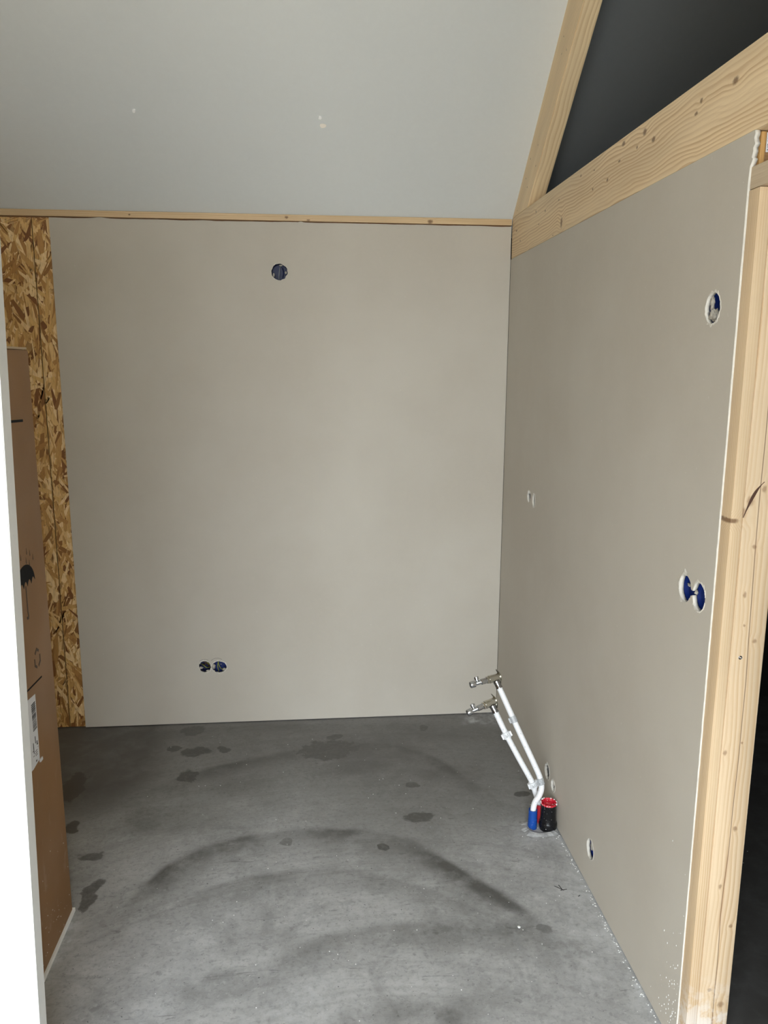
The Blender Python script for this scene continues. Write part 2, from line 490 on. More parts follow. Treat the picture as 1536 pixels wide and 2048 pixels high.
# pencil ticks on the screed near the right wall
M_pencil = mat('pencil_mark', (.03, .03, .03), .8)
def tick(p, q, w=.0012):
    bm = bmesh.new()
    a, b = Vector((*p, .0006)), Vector((*q, .0006))
    n_ = (b - a).cross(Vector((0, 0, 1))).normalized() * w
    vv = [bm.verts.new(v) for v in (a - n_, a + n_, b + n_, b - n_)]
    f = bm.faces.new(vv)
    bmesh.ops.extrude_face_region(bm, geom=[f])
    for v in bm.verts:
        if v in vv: v.co.z -= .0005
    return bm_done(bm, 'pencil_mark', M_pencil, floor)
tick((-.107, -1.262), (-.083, -1.285)); tick((-.092, -1.258), (-.087, -1.283)); tick((-.094, -1.284), (-.072, -1.281)); tick((-.047, -1.317), (-.04, -1.313))

# ------------------------------------------------------------------ shell around
CZ0, SL, RY = 2.265, .885, -2.9
def cz(y): return CZ0 - SL * y if y > RY else CZ0 - SL * RY + SL * (y - RY)
def slab(name, x0, x1, ya, yb, mt, th=.12):
    bm = bmesh.new()
    v = []
    for x in (x0, x1):
        for y in (ya, yb):
            for t in (0, th): v.append(bm.verts.new((x, y, cz(y) + t)))
    for f in ((0, 1, 3, 2), (4, 6, 7, 5), (0, 2, 6, 4), (1, 5, 7, 3), (0, 4, 5, 1), (2, 3, 7, 6)):
        bm.faces.new([v[i] for i in f])
    return bm_done(bm, name, mt)
ceiling = tag(slab('ceiling', -2.8, .03, .15, RY, M_ceil), kind='structure')
M_ceil2 = painted('shade_grey_ceiling', (.16, .167, .17), (.145, .152, .155), rough=.6, scale=.7, bump=.03)  # side-room shade painted in as a darker copy of the ceiling finish
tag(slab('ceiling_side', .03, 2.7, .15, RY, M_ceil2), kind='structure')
tag(slab('ceiling_front', -2.8, 2.7, RY, -4.95, M_ceil), kind='structure')
box('floor_slab_soil', (-2.8, -4.95, -.3), (2.7, .16, -.02), M_dark)['kind'] = 'structure'
bpy.data.objects['floor_slab_soil'].name = 'floor_slab'

wallb = tag(box('wall_back', (-2.7, .075, 0), (2.7, .16, 2.26), M_gap), kind='structure')  # side-room stretch: its lack of light painted in as black
M_osbplain = painted('pale_board_wall', (.52, .43, .30), (.46, .37, .25), rough=.7, scale=5)
# left wall and front wall, gable triangles included
def gable(name, x, y0, y1, mt, th=.08, z0=0., hole=None):
    bm = bmesh.new()
    n_ = 14
    lo, hi = [], []
    for i in range(n_ + 1):
        y = y0 + (y1 - y0) * i / n_
        for k, lst in ((0, lo), (1, hi)):
            z = z0 if k == 0 else cz(y)
            lst.append((bm.verts.new((x, y, z)), bm.verts.new((x + th, y, z))))
    for i in range(n_):
        for s in (0, 1):
            bm.faces.new((lo[i][s], lo[i + 1][s], hi[i + 1][s], hi[i][s]))
        bm.faces.new((lo[i][0], lo[i][1], lo[i + 1][1], lo[i + 1][0]))
        bm.faces.new((hi[i][0], hi[i + 1][0], hi[i + 1][1], hi[i][1]))
    for i in (0, n_):
        bm.faces.new((lo[i][0], hi[i][0], hi[i][1], lo[i][1]))
    return bm_done(bm, name, mt)
tag(gable('wall_left', -2.78, .1, -4.85, M_osbplain), kind='structure')
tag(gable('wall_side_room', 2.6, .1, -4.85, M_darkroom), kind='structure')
tag(gable('wall_upper_blocker', .065, -1.95, -4.75, M_plaster, z0=2.3), kind='structure')  # unseen wall added above the beam to keep light off the side-room ceiling
# front wall with the glazed opening
bm = bmesh.new()
add_box(bm, (-2.75, WY - .1, 0), (WX0, WY, 3.1)); add_box(bm, (WX1, WY - .1, 0), (2.65, WY, 3.1)); add_box(bm, (WX0, WY - .1, WZ1), (WX1, WY, 3.1))
tag(bm_done(bm, 'wall_front', M_osbplain), kind='structure')
wf = box('window_1', (WX0 - .03, WY - .07, 0), (WX0 + .05, WY - .02, WZ1), M_dark)
tag(wf, kind='structure')
bm = bmesh.new(); add_box(bm, (WX1 - .05, WY - .07, 0), (WX1 + .03, WY - .02, WZ1)); add_box(bm, (WX0, WY - .07, WZ1 - .05), (WX1, WY - .02, WZ1 + .03)); add_box(bm, (-1.13, WY - .07, 0), (-1.07, WY - .02, WZ1))
bm_done(bm, 'window_frame', M_dark, wf)
gnd = mat('outside_paving', (.30, .27, .22), .9)
tag(box('floor_outside', (-12, -18, -.3), (12, -4.96, -.05), gnd), kind='structure')

# ------------------------------------------------------------------ right wall: plasterboard on studs
yE = [(-1.889, 2.099), (-1.8905, 2.092), (-1.887, 2.085), (-1.8895, 2.079), (-1.893, 2.073), (-1.8865, 2.067), (-1.888, 2.06), (-1.884, 2.05), (-1.889, 2.046), (-1.8855, 2.04), (-1.881, 2.034)]
zz = 2.0
while zz > .02:
    yE.append((-1.8785 + .0007 * nz(zz * 40) * 2 - .003 * (1 - zz / 2), zz)); zz -= .02
yE.append((-1.884, .004))
outer = yE + [(-.001, .004), (-.001, 2.0985)]
RH = {'a': ((-1.778, 1.771), (.0325, .033)), 'b': ((-1.755, 1.137), (.0285, .032)), 'c': ((-1.820, 1.136), (.029, .033)),
      'd': ((-.423, 1.131), (.024, .024)), 'e': ((-.492, 1.126), (.02, .027)), 'f': ((-.812, .145), (.029, .031)),
      'g': ((-.887, .130), (.0225, .021)), 'h': ((-1.274, .134), (.030, .033))}
holes = [rough_ellipse(*RH['a'], seed=1), dumbbell(*RH['c'], *RH['b'], neck=.005, seed=2)] + [rough_ellipse(*RH[k], amp=.003, seed=ord(k)) for k in 'defgh']
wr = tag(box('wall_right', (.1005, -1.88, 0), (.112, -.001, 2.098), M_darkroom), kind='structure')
bm = sheet(outer, holes, .0105, lambda u, v, w: (w, u, v))
pb_r = bm_done(bm, 'plasterboard', [M_plaster, M_gyp], wr)
# unseen wall beyond the doorway, brought nearer to keep light from the side room
tag(box('wall_right_blocker', (.004, -4.69, 0), (.1, -2.35, 2.099), M_plaster), kind='structure')

def torn_rim(parent, c, r, place, w=.0035, seed=0, a0=0, a1=360, out=.0006):
    """ragged ring of lifted paper and filler round a cut-out"""
    bm = bmesh.new()
    n_ = 48; prev = None; first = None
    for k in range(n_ + 1):
        a = math.radians(a0 + (a1 - a0) * k / n_)
        q = 1 + .0014 / max(r) * (nz(math.cos(a) * 4 + seed * 7.3, math.sin(a) * 4) * 1.4 + nz(math.cos(a) * 13 + seed, math.sin(a) * 13))
        ww = w * (.35 + 1.3 * abs(nz(a * 2.6, seed * 3.1)) * 2)
        pin = Vector((c[0] + r[0] * q * math.cos(a), c[1] + r[1] * q * math.sin(a)))
        po_ = pin + Vector((math.cos(a), math.sin(a))) * ww
        h = out * (1 + 1.6 * abs(nz(a * 5, seed)))
        ring = [bm.verts.new(place(p_.x, p_.y, hh)) for p_, hh in ((pin, .0), (pin, -h), (pin.lerp(po_, .6), -h * .8), (po_, .0))]
        if prev:
            for j in range(3): bm.faces.new((prev[j], prev[j + 1], ring[j + 1], ring[j]))
        prev = ring
    return bm_done(bm, 'torn_rim', M_gyp, parent)
PR = lambda u, v, w: (w, u, v)          # right wall: w>0 goes into the wall
PB = lambda u, v, w: (u, w, v)          # back wall
torn_rim(pb_r, *RH['a'], PR, .005, 1, 40, 300); torn_rim(pb_r, *RH['b'], PR, .007, 2, -150, 140 , .001) if False else None
torn_rim(pb_r, *RH['b'], PR, .007, 5, -80, 100, .0012)
torn_rim(pb_r, *RH['c'], PR, .004, 6, 40, 170, .0008)
torn_rim(pb_r, *RH['c'], PR, .004, 9, 190, 320, .0008)
torn_rim(pb_r, *RH['d'], PR, .003, 6, -90, 200, .0006)
torn_rim(pb_r, *RH['e'], PR, .003, 7, 20, 300, .0006)
torn_rim(pb_r, *RH['f'], PR, .003, 8, 0, 360, .0008)
torn_rim(pb_r, *RH['g'], PR, .004, 9, 0, 360, .001)
torn_rim(pb_r, *RH['h'], PR, .003, 10, 0, 360, .0006)

# ------------------------------------------------------------------ back wall
out_b = []
x = -1.9215
while x < -.0015:
    zt = 2.2335 + .0011 * nz(x * 9) * 2 + .0006 * nz(x * 60) + .004 * max(0, 1 - abs(x + 1.72) / .035) + .005 * max(0, 1 - abs(x + .9) / .012) - .002 * max(0, 1 - abs(x + 1.25) / .05)
    out_b.append((x, zt)); x += .012
out_b.append((-.0015, 2.234))
out_b += [(-.0015, .004), (-1.9215, .005)]
HB = {'h1': ((-.994, 2.033), (.034, .034)), 's1': ((-1.372, .281), (.0275, .0275)), 's2': ((-1.307, .278), (.0335, .028))}
holes = [rough_ellipse(*HB[k], amp=.0025 if k == 'h1' else .003, seed=i + 20) for i, k in enumerate(HB)]
pb_b = bm_done(sheet(out_b, holes, .0125, PB), 'plasterboard', [M_plaster, M_gyp], wallb)
torn_rim(pb_b, *HB['h1'], PB, .002, 20); torn_rim(pb_b, *HB['s1'], PB, .004, 21, 0, 360, .0009); torn_rim(pb_b, *HB['s2'], PB, .004, 22, 0, 360, .0009)
# hairline cut arcs above the twin sockets
for (cx, cz_, r, a0, a1) in ((-1.372, .283, .034, 60, 130), (-1.315, .283, .038, 55, 135)):
    bm = bmesh.new()
    pts = [Vector((cx + r * math.cos(math.radians(a0 + (a1 - a0) * k / 12)), -.0001, cz_ + r * math.sin(math.radians(a0 + (a1 - a0) * k / 12)))) for k in range(13)]
    add_tube(bm, pts, .0005, 6)
    bm_done(bm, 'cut_line', M_gap, pb_b)

# OSB strip: base boards plus real strands
M_osb = mat('osb_strand', (.5, .3, .12), .55)
g = NG(M_osb)
at = g.n('ShaderNodeAttribute', attribute_name='tone')
P = g.pos()
fb = g.noise(g.vm('MULTIPLY', P, (260, 260, 30)), 1., 2, .6)
ramp = g.n('ShaderNodeValToRGB')
cr = ramp.color_ramp
cr.elements[0].color = (.20, .07, .012, 1); cr.elements[1].color = (.92, .68, .36, 1)
e = cr.elements.new(.3); e.color = (.50, .26, .07, 1)
e = cr.elements.new(.6); e.color = (.74, .46, .16, 1)
g.nt.links.new(at.outputs['Fac'], ramp.inputs[0])
c = g.mix(g.mr(fb, .4, .75, 0, .45), ramp.outputs[0], (.25, .11, .035))
g.col(c)
g.rough(.5)
def osb(x0, x1, seed, n_):
    o = box('osb_board', (x0, .0135, .003), (x1, .0245, 2.2345), M_osbbase, wallb)
    rnd = random.Random(seed)
    V, Fc, tone = [], [], []
    for i in range(n_):
        cx, czz = rnd.uniform(x0, x1), rnd.uniform(.0, 2.24)
        ln = rnd.choice((.04, .07, .10, .12, .15)) * rnd.uniform(.6, 1.1)
        wd = rnd.uniform(.004, .020)
        a = math.pi / 2 + rnd.gauss(0, .55)
        dx, dz = math.cos(a), math.sin(a)
        y = .0132 - .0018 * (i / n_) - rnd.random() * .0004
        cs = [(-.5, -.5), (-.2, -.5 - rnd.random() * .2), (.5, -.4 + rnd.random() * .5), (.5 - rnd.random() * .3, .5), (-.4, .5), (-.5 - rnd.random() * .2, rnd.random() * .4)]
        pts = []
        for (l, w) in cs:
            px = cx + l * ln * dx - w * wd * dz; pz = czz + l * ln * dz + w * wd * dx
            pts.append((min(max(px, x0 + .0004), x1 - .0004), min(max(pz, .004), 2.234)))
        b0 = len(V); tn = min(1, max(0, rnd.gauss(.55, .33)))
        if rnd.random() < .06: tn = rnd.uniform(0, .12)
        V += [(p[0], y, p[1]) for p in pts] + [(p[0], .0136, p[1]) for p in pts]
        tone += [tn] * 12
        Fc.append(tuple(b0 + j for j in range(6)))
        for j in range(6): Fc.append((b0 + j, b0 + (j + 1) % 6, b0 + 6 + (j + 1) % 6, b0 + 6 + j))
    me = bpy.data.meshes.new('wood_strands')
    me.from_pydata(V, [], Fc)
    t_ = me.attributes.new('tone', 'FLOAT', 'POINT')
    t_.data.foreach_set('value', tone)
    bmx = bmesh.new(); bmx.from_mesh(me); bmesh.ops.recalc_face_normals(bmx, faces=bmx.faces); bmx.to_mesh(me); bmx.free()
    s = link_mesh('wood_strands', me, M_osb, o)
    s['kind'] = 'stuff'
    return o
M_osbbase = painted('osb_base', (.45, .27, .1), (.36, .2, .07), rough=.6, scale=40)
osb(-1.9925, -1.905, 3, 1000)
osb(-2.62, -1.9952, 8, 5200)

# moulding between ceiling and board
Mm = wood('moulding_wood', (.72, .53, .31), (.5, .29, .13), (1, 0, 0), (0, 0, 1), (0, 1, 0), freq=110, warp=.35, ring=.5,
          knots=[(-.96, 2.252, .008, .006), (-.87, 2.243, .008, .004), (-.355, 2.247, .012, .009), (-1.6, 2.25, .005, .004)])
tag(box('trim_1', (-2.62, -.0035, 2.2385), (-.001, .03, 2.2635), Mm, bevel=.0015), kind='structure')
# dark brown batten behind the joint and orange raw end of the ceiling lath
tag(box('trim_2', (-2.62, .014, 2.228), (-.001, .03, 2.2384), mat('brown_lath', (.2, .08, .03), .7)), kind='structure')

# ceiling fixings
bm = bmesh.new()
def on_ceiling(bm, x, y, r, h, n_=10, seed=0, asp=1.):
    nrm = Vector((0, -SL, -1)).normalized()
    t1 = Vector((1, 0, 0)); t2 = nrm.cross(t1)
    rr = random.Random(seed); c0 = Vector((x, y, cz(y)))
    a = []; b = []
    for k in range(n_):
        an = 2 * math.pi * k / n_; q = r * (1 + .3 * (rr.random() - .5))
        p = c0 + t1 * math.cos(an) * q * asp + t2 * math.sin(an) * q
        a.append(bm.verts.new(p - nrm * .001)); b.append(bm.verts.new(p + nrm * h - (p - c0) * .15))
    bm.faces.new(b)
    for k in range(n_): bm.faces.new((a[k], a[(k + 1) % n_], b[(k + 1) % n_], b[k]))
M_fill = mat('filler_white', (.93, .93, .91), .8)
M_cream = mat('cream_patch', (.93, .86, .76), .8)
on_ceiling(bm, -1.494, -.325, .007, .006, seed=1); bm_done(bm, 'screw_plug', M_fill, ceiling)
bm = bmesh.new(); on_ceiling(bm, -.821, -.323, .0065, .006, seed=2); bm_done(bm, 'screw_plug', M_fill, ceiling)
bm = bmesh.new(); on_ceiling(bm, -.81, -.298, .010, .0006, seed=3, asp=1.5); bm_done(bm, 'filler_patch', M_cream, ceiling)

# ------------------------------------------------------------------ timbers
BK = [(-1.796, 2.218), (-1.653, 2.224), (-1.633, 2.203), (-1.353, 2.242), (-1.41, 2.209), (-1.308, 2.216), (-1.212, 2.25), (-1.188, 2.211), (-0.987, 2.233), (-1.102, 2.18), (-0.982, 2.18), (-0.684, 2.134), (-0.644, 2.215), (-0.361, 2.228), (-0.484, 2.209), (-0.405, 2.175), (-0.591, 2.106), (-0.076, 2.205), (-0.866, 2.245), (-0.141, 2.155)]
bk = [(a, b, .005 + .004 * ((i * 7) % 5) / 4, .0025 + .003 * ((i * 3) % 4) / 3) for i, (a, b) in enumerate(BK)]
bk[0] = (-1.796, 2.218, .013, .008); bk[3] = (-1.353, 2.242, .013, .009); bk[4] = (-1.41, 2.209, .012, .007); bk[11] = (-.684, 2.134, .012, .019); bk[6] = (-1.212, 2.25, .013, .007)
M_beam = wood('spruce_beam', (.90, .70, .44), (.55, .33, .15), (0, 1, 0), (0, 0, 1), (1, 0, 0), org=(0, 0, 2.1), freq=85, warp=.85, ring=.72, knots=bk, seed=4.2, knotcol=(.19, .095, .04))
o = box('ceiling_beam', (.0015, -4.69, 2.1), (.1, -.001, 2.268), M_beam, bevel=.003, origin=(0, 0, 2.1))
tag(o, 'long horizontal spruce beam with wavy grain and knots, lying along the top of the right wall', 'beam')

# rafter: follows the ceiling slope
RS = .862
dl = Vector((0, -1, RS)).normalized(); dwv = Vector((0, -RS, -1)).normalized()
rk = []
for a, b in [(-0.62, 2.744), (-0.656, 2.689), (-0.603, 2.696), (-0.255, 2.444), (-0.332, 2.4), (-0.198, 2.384), (-0.219, 2.347), (-0.353, 2.47), (-0.074, 2.285)]:
    v = Vector((0, a, b)); rk.append((v.dot(dl), v.dot(dwv), .004, .003))
M_raft = wood('spruce_rafter', (.88, .69, .43), (.58, .37, .18), dl, dwv, (1, 0, 0), freq=95, warp=.5, ring=.6, knots=rk, seed=9.1, org=(.0015, 0, 2.268))
bm = bmesh.new()
prof = [(-.004, 2.2685), (-.228, 2.2685)]
ptop = -2.6
low = lambda y: 2.268 + (-.228 - y) * .865
prof = [(-.001, 2.2685), (-.235, 2.2685), (ptop, low(ptop)), (ptop, cz(ptop) - .0005), (-.001, CZ0 + .0005)]
prof[-1] = (-.006, 2.2688)
va = [bm.verts.new((.0015, y, z)) for y, z in prof]; vb = [bm.verts.new((.061, y, z)) for y, z in prof]
bm.faces.new(va); bm.faces.new(vb[::-1])
for i in range(len(prof)): bm.faces.new((va[i], va[(i + 1) % 5], vb[(i + 1) % 5], vb[i]))
bmesh.ops.bevel(bm, geom=[e for e in bm.edges if abs((e.verts[0].co - e.verts[1].co).normalized().dot(dl)) > .98], offset=.003, segments=2, affect='EDGES')
o = bm_done(bm, 'rafter', M_raft, origin=(.0015, 0, 2.268), smooth=True)
tag(o, 'sloping spruce rafter rising under the white ceiling from the far end of the beam', 'rafter')

# door post with its parts
PKN = [(0.04, 1.364), (0.028, 1.343), (-0.007, 1.327), (0.066, 1.397), (0.06, 1.274), (0.049, 1.169), (0.054, 1.1), (0.081, 1.065), (0.037, 0.806), (0.075, 0.828), (0.078, 0.618), (0.055, 0.473), (0.09, 0.368), (0.053, 0.199), (0.084, 0.157), (0.019, 1.774), (0.052, 1.028)]
pk = []
for i, (a, b) in enumerate(PKN):
    pk.append((b, a, .0035 + .002 * (i % 3), .0028 + .0016 * ((i * 2) % 3)))
pk[0] = (1.372, .042, .011, .009); pk[1] = (1.348, .03, .012, .006); pk[2] = (1.33, .006, .006, .016); pk[3] = (1.397, .07, .009, .006)
pk[10] = (.618, .078, .007, .006); pk[12] = (.368, .09, .005, .005); pk[14] = (.157, .084, .009, .009); pk[16] = (3, 3, .01, .01)
post = empty('door_post', (.054, -1.9, 0))
tag(post, 'upright pale spruce post with a split face at the near end of the right wall', 'post')
PO = (.054, -1.9, 0)
Mp = wood('spruce_post', (.74, .565, .37), (.55, .36, .19), (0, 0, 1), (1, 0, 0), (0, 1, 0), org=PO, freq=95, warp=.32, ring=.72, knots=pk, seed=2.7,
          kamt=.6, crack=(.0665, .03, .75), fade=(0, .28), knotcol=(.24, .12, .055))
Mp2 = wood('spruce_edge_board', (.74, .56, .355), (.54, .33, .16), (0, 0, 1), (1, 0, 0), (0, 1, 0), org=PO, freq=170, warp=.15, ring=.75, knots=[(1.33, .006, .006, .016), (1.089, -.05, .004, .004)], seed=7.7, fade=(0, .28))
Mp3 = Mp2
box('edge_board', (.0035, -1.9185, .002), (.0285, -1.8795, 1.9895), Mp2, post, bevel=.0018)
stud = box('stud', (.029, -1.92, .002), (.1045, -1.8795, 1.9895), Mp, post, bevel=.003)
# resin streak running off the knot, and the drywall screw
bm = bmesh.new()
pts = [Vector((.029 + .04 * t, -1.9198, 1.337 + .075 * t + .012 * math.sin(t * 3.1))) for t in [k / 14 for k in range(15)]]
add_tube(bm, pts, lambda t: .0008 + .0028 * math.sin(math.pi * min(1, t * 1.1)) ** 2, 8)
for v in bm.verts: v.co.y = -1.92 + (v.co.y + 1.92) * .12 - .0001
bm_done(bm, 'bark_streak', mat('bark_streak', (.07, .03, .015), .7), stud)
M_metal_dk = mat('blackened_steel', (.12, .13, .15), .35, 1)
bm = bmesh.new(); add_lathe(bm, (.052, -1.9185, 1.028), (.052, -1.9212, 1.028), [(0, .0046), (.7, .0042), (1, .003), (.5, .0014)], 14)
bm_done(bm, 'screw', M_metal_dk, stud, smooth=True)

M_plate = wood('spruce_plate', (.66, .53, .37), (.46, .32, .18), (0, 1, 0), (0, 0, 1), (1, 0, 0), org=(.0045, -1.88, 1.99), freq=80, warp=.4, ring=.4, seed=6.)
o = box('top_plate', (.0035, -2.345, 1.9905), (.1, -1.8795, 2.0335), M_plate, bevel=.003, origin=(.0045, -1.88, 1.99))
tag(o, 'short horizontal timber plate resting on the door post, just under the big beam', 'timber')
pk_ = empty('packing_block', (.055, -1.8, 2.034))
tag(pk_, 'brown packing block with a printed white label, wedged between plate and beam', 'block')
M_pack = wood('packing_wood', (.36, .20, .08), (.22, .10, .035), (1, 0, 0), (0, 0, 1), (0, 1, 0), org=(.055, -1.8, 2.034), freq=120, warp=.4, seed=3.)
M_pack2 = wood('packing_wood_edge', (.60, .36, .13), (.42, .2, .06), (0, 0, 1), (1, 0, 0), (0, 1, 0), org=(.055, -1.8, 2.034), freq=200, warp=.4, seed=1.)
box('block', (.025, -1.883, 2.0345), (.0995, -1.6, 2.0985), M_pack, pk_, bevel=.001)
box('board_edge', (.0148, -1.887, 2.0345), (.0245, -1.6, 2.0975), M_pack2, pk_, bevel=.0008)
M_label = mat('label_paper', (.78, .78, .8), .6)
M_ink = mat('label_ink', (.05, .05, .06), .6)
lb = box('label', (.028, -1.8838, 2.0605), (.075, -1.8829, 2.0965), M_label, pk_)
def text_part(parent, txt, size, mtx, mt, name='print', off=.0003):
    cu = bpy.data.curves.new('t', 'FONT'); cu.body = txt; cu.size = size; cu.extrude = off
    ob = bpy.data.objects.new('t', cu); COL.objects.link(ob); bpy.context.view_layer.update()
    me = bpy.data.meshes.new_from_object(ob.evaluated_get(bpy.context.evaluated_depsgraph_get()))
    bpy.data.objects.remove(ob)
    me.materials.clear()
    me.transform(mtx)
    return link_mesh(name, me, mt, parent)
def fm(origin, right, up):
    r, u = Vector(right), Vector(up); n_ = r.cross(u)
    return Matrix(((r.x, u.x, n_.x, origin[0]), (r.y, u.y, n_.y, origin[1]), (r.z, u.z, n_.z, origin[2]), (0, 0, 0, 1)))
for i, s in enumerate(('fla', '2(0)', 'A (0', '2(0)')):
    text_part(lb, s, .0095, fm((.0295, -1.8839, 2.0885 - i * .0082), (1, 0, 0), (0, 0, 1)), M_ink)

# ------------------------------------------------------------------ electrical boxes behind the boards
M_blue = mat('blue_plastic', (.004, .019, .145), .42)
M_bluedk = mat('blue_plastic_inner', (.003, .008, .06), .5)
M_screwl = mat('zinc_screw', (.55, .65, .7), .4, .7)
M_wy = mat('wire_yellow_green', (.35, .38, .05), .5)
M_wb = mat('wire_brown', (.07, .03, .015), .5)
M_wg = mat('wire_grey', (.3, .31, .32), .5)
M_blob = painted('gypsum_crumb', (.50, .465, .40), (.33, .305, .26), rough=.95, scale=60, bump=1.)
def ebox(c, place, label, group=None, r=.034, depth=.045, wires=(), screws=((.0, .024),), blobs=(), shellmat=None, back=.0, name='electrical_box'):
    """round flush box set behind the board; place(u,v,w)"""
    base = empty(name, place(c[0], c[1], .013))
    tag(base, label, 'electrical box', group)
    bm = bmesh.new()
    n_ = 32
    def ring(rr, w): return [bm.verts.new(place(c[0] + rr * math.cos(2 * math.pi * k / n_), c[1] + rr * math.sin(2 * math.pi * k / n_), w)) for k in range(n_)]
    rs_ = [ring(r + .0025, .0132), ring(r, .0132), ring(r - .0012, depth), ring(r + .0008, depth + .0015), ring(r + .0025, .0132)]
    for i in range(3):
        for k in range(n_): bm.faces.new((rs_[i][k], rs_[i][(k + 1) % n_], rs_[i + 1][(k + 1) % n_], rs_[i + 1][k]))
    bm.faces.new(rs_[2])
    bm_done(bm, 'shell', shellmat or M_blue, base, smooth=True)
    for (su, sv) in screws:
        bm = bmesh.new()
        add_lathe(bm, place(c[0] + su, c[1] + sv, .024), place(c[0] + su, c[1] + sv, .0185), [(0, .0042), (.8, .0042), (1, .003), (.85, .0015)], 14)
        bm_done(bm, 'screw', M_screwl, base, smooth=True)
    for pts, mt, rr in wires:
        bm = bmesh.new()
        add_tube(bm, smooth_path([place(c[0] + a, c[1] + b, w) for a, b, w in pts], 5), rr, 8)
        bm_done(bm, 'wire', mt, base, smooth=True)
    for (u, v, w, rr, s) in blobs:
        bm = bmesh.new()
        bmesh.ops.create_icosphere(bm, subdivisions=3, radius=1)
        for vt in bm.verts:
            d = vt.co.copy()
            q = 1 + .5 * nz(d.x * 2 + s * 3, d.y * 2, d.z * 2) + .25 * nz(d.x * 6, d.y * 6 + s, d.z * 6)
            vt.co = Vector(place(c[0] + u + d.x * q * rr[0], c[1] + v + d.y * q * rr[1], w + d.z * q * rr[2]))
        bm_done(bm, 'gypsum_lump', M_blob, base, smooth='all')
    return base
ebox(HB['h1'][0], PB, 'single blue box with a loose grey wire, high on the back wall', screws=(), shellmat=M_bluedk,
     wires=[([(-.004, -.03, .04), (-.003, -.01, .022), (0, .012, .02), (.003, .03, .035)], M_wg, .0017), ([(.012, -.02, .04), (.016, 0, .03), (.012, .02, .042)], M_bluedk, .002)],
     blobs=[(-.025, -.012, .008, (.004, .008, .004), 1), (.026, -.002, .006, (.004, .005, .004), 2), (.006, .027, .007, (.007, .003, .004), 3)])
ebox((-1.3725, .281), PB, 'left one of the twin low boxes on the back wall, full of brown wires', r=.03, screws=(), shellmat=M_bluedk,
     wires=[([(-.02, .015, .035), (-.005, .02, .016), (.012, .008, .018), (.015, -.015, .04)], M_wb, .003), ([(-.012, -.004, .04), (0, .008, .014), (.01, .01, .02), (.022, .0, .04)], M_wb, .003),
            ([(-.02, .0, .04), (-.006, .0, .017), (.008, -.012, .018), (.018, -.018, .04)], M_wy, .0017), ([(.0, .022, .04), (.012, .012, .016), (.02, -.002, .03)], M_wy, .0017)],
     blobs=[(-.018, -.007, .006, (.009, .006, .006), 4), (.012, -.022, .007, (.008, .004, .005), 5)])
ebox((-1.307, .278), PB, 'right one of the twin low boxes on the back wall, two yellow-green wires', r=.034,
     screws=(), wires=[([(-.006, .03, .035), (-.004, .01, .016), (.002, -.008, .017), (.012, -.03, .035)], M_wy, .0017), ([(-.004, .026, .04), (-.009, .0, .018), (-.006, -.03, .03)], M_wy, .0017)],
     blobs=[(-.026, .002, .004, (.008, .012, .006), 6), (.022, -.014, .007, (.008, .007, .005), 7), (.006, .004, .024, (.002, .003, .002), 9)])
ebox(RH['a'][0], PR, 'blue box with its lower half clogged by plaster, high on the right wall', screws=(), depth=.028,
     blobs=[(.012, -.014, .012, (.015, .014, .008), 11), (-.006, -.012, .02, (.012, .008, .005), 12), (.020, .012, .010, (.006, .014, .004), 13)])
ebox(RH['b'][0], PR, 'blue box with a pale screw, farther one of the joined pair on the right wall', screws=((-.009, .013),), depth=.024, r=.0325,
     blobs=[(.016, .003, .018, (.006, .004, .003), 14)])
ebox(RH['c'][0], PR, 'clean blue box, nearer one of the joined pair on the right wall', screws=(), depth=.022, r=.0325,
     blobs=[(.026, .002, .008, (.003, .005, .004), 15)])
ebox(RH['h'][0], PR, 'blue box in the lone low hole of the right wall, nearest the floor edge', screws=((-.004, -.004),), depth=.026, r=.033,
     blobs=[(.02, .006, .014, (.008, .022, .004), 16)])
M_grey = mat('grey_plastic', (.33, .34, .34), .5)
M_grey2 = mat('dusty_grey_plastic', (.16, .165, .165), .6)
ebox(RH['d'][0], PR, 'grey box stuffed with plaster, farther hole of the mid-height pair on the right wall', shellmat=M_grey2, screws=(), depth=.045, r=.025,
     blobs=[(.006, .015, .015, (.012, .005, .005), 17), (.004, -.017, .012, (.014, .006, .006), 18), (.004, .003, .03, (.005, .006, .004), 19)],
     wires=[([(-.01, .012, .04), (.0, .004, .016), (.006, -.012, .04)], M_dark, .002)])
ebox(RH['e'][0], PR, 'box hidden by filler, nearer hole of the mid-height pair on the right wall', shellmat=M_dark, screws=(), depth=.03, r=.0255,
     blobs=[(.007, .006, .010, (.010, .016, .005), 20), (.008, -.014, .013, (.009, .008, .006), 21)])
ebox(RH['f'][0], PR, 'pale grey plugged outlet above the black drain pipe, farther of the low pair', shellmat=M_grey2, screws=(), depth=.035, r=.031,
     blobs=[(.014, .004, .022, (.014, .022, .005), 22), (-.01, -.024, .014, (.008, .006, .006), 24)])
ebox(RH['g'][0], PR, 'dark small outlet crusted with plaster above the black drain pipe, nearer of the low pair', shellmat=M_dark, screws=(), depth=.045, r=.024,
     blobs=[(.018, .002, .010, (.003, .012, .003), 23), (.004, -.017, .012, (.008, .004, .005), 25)])

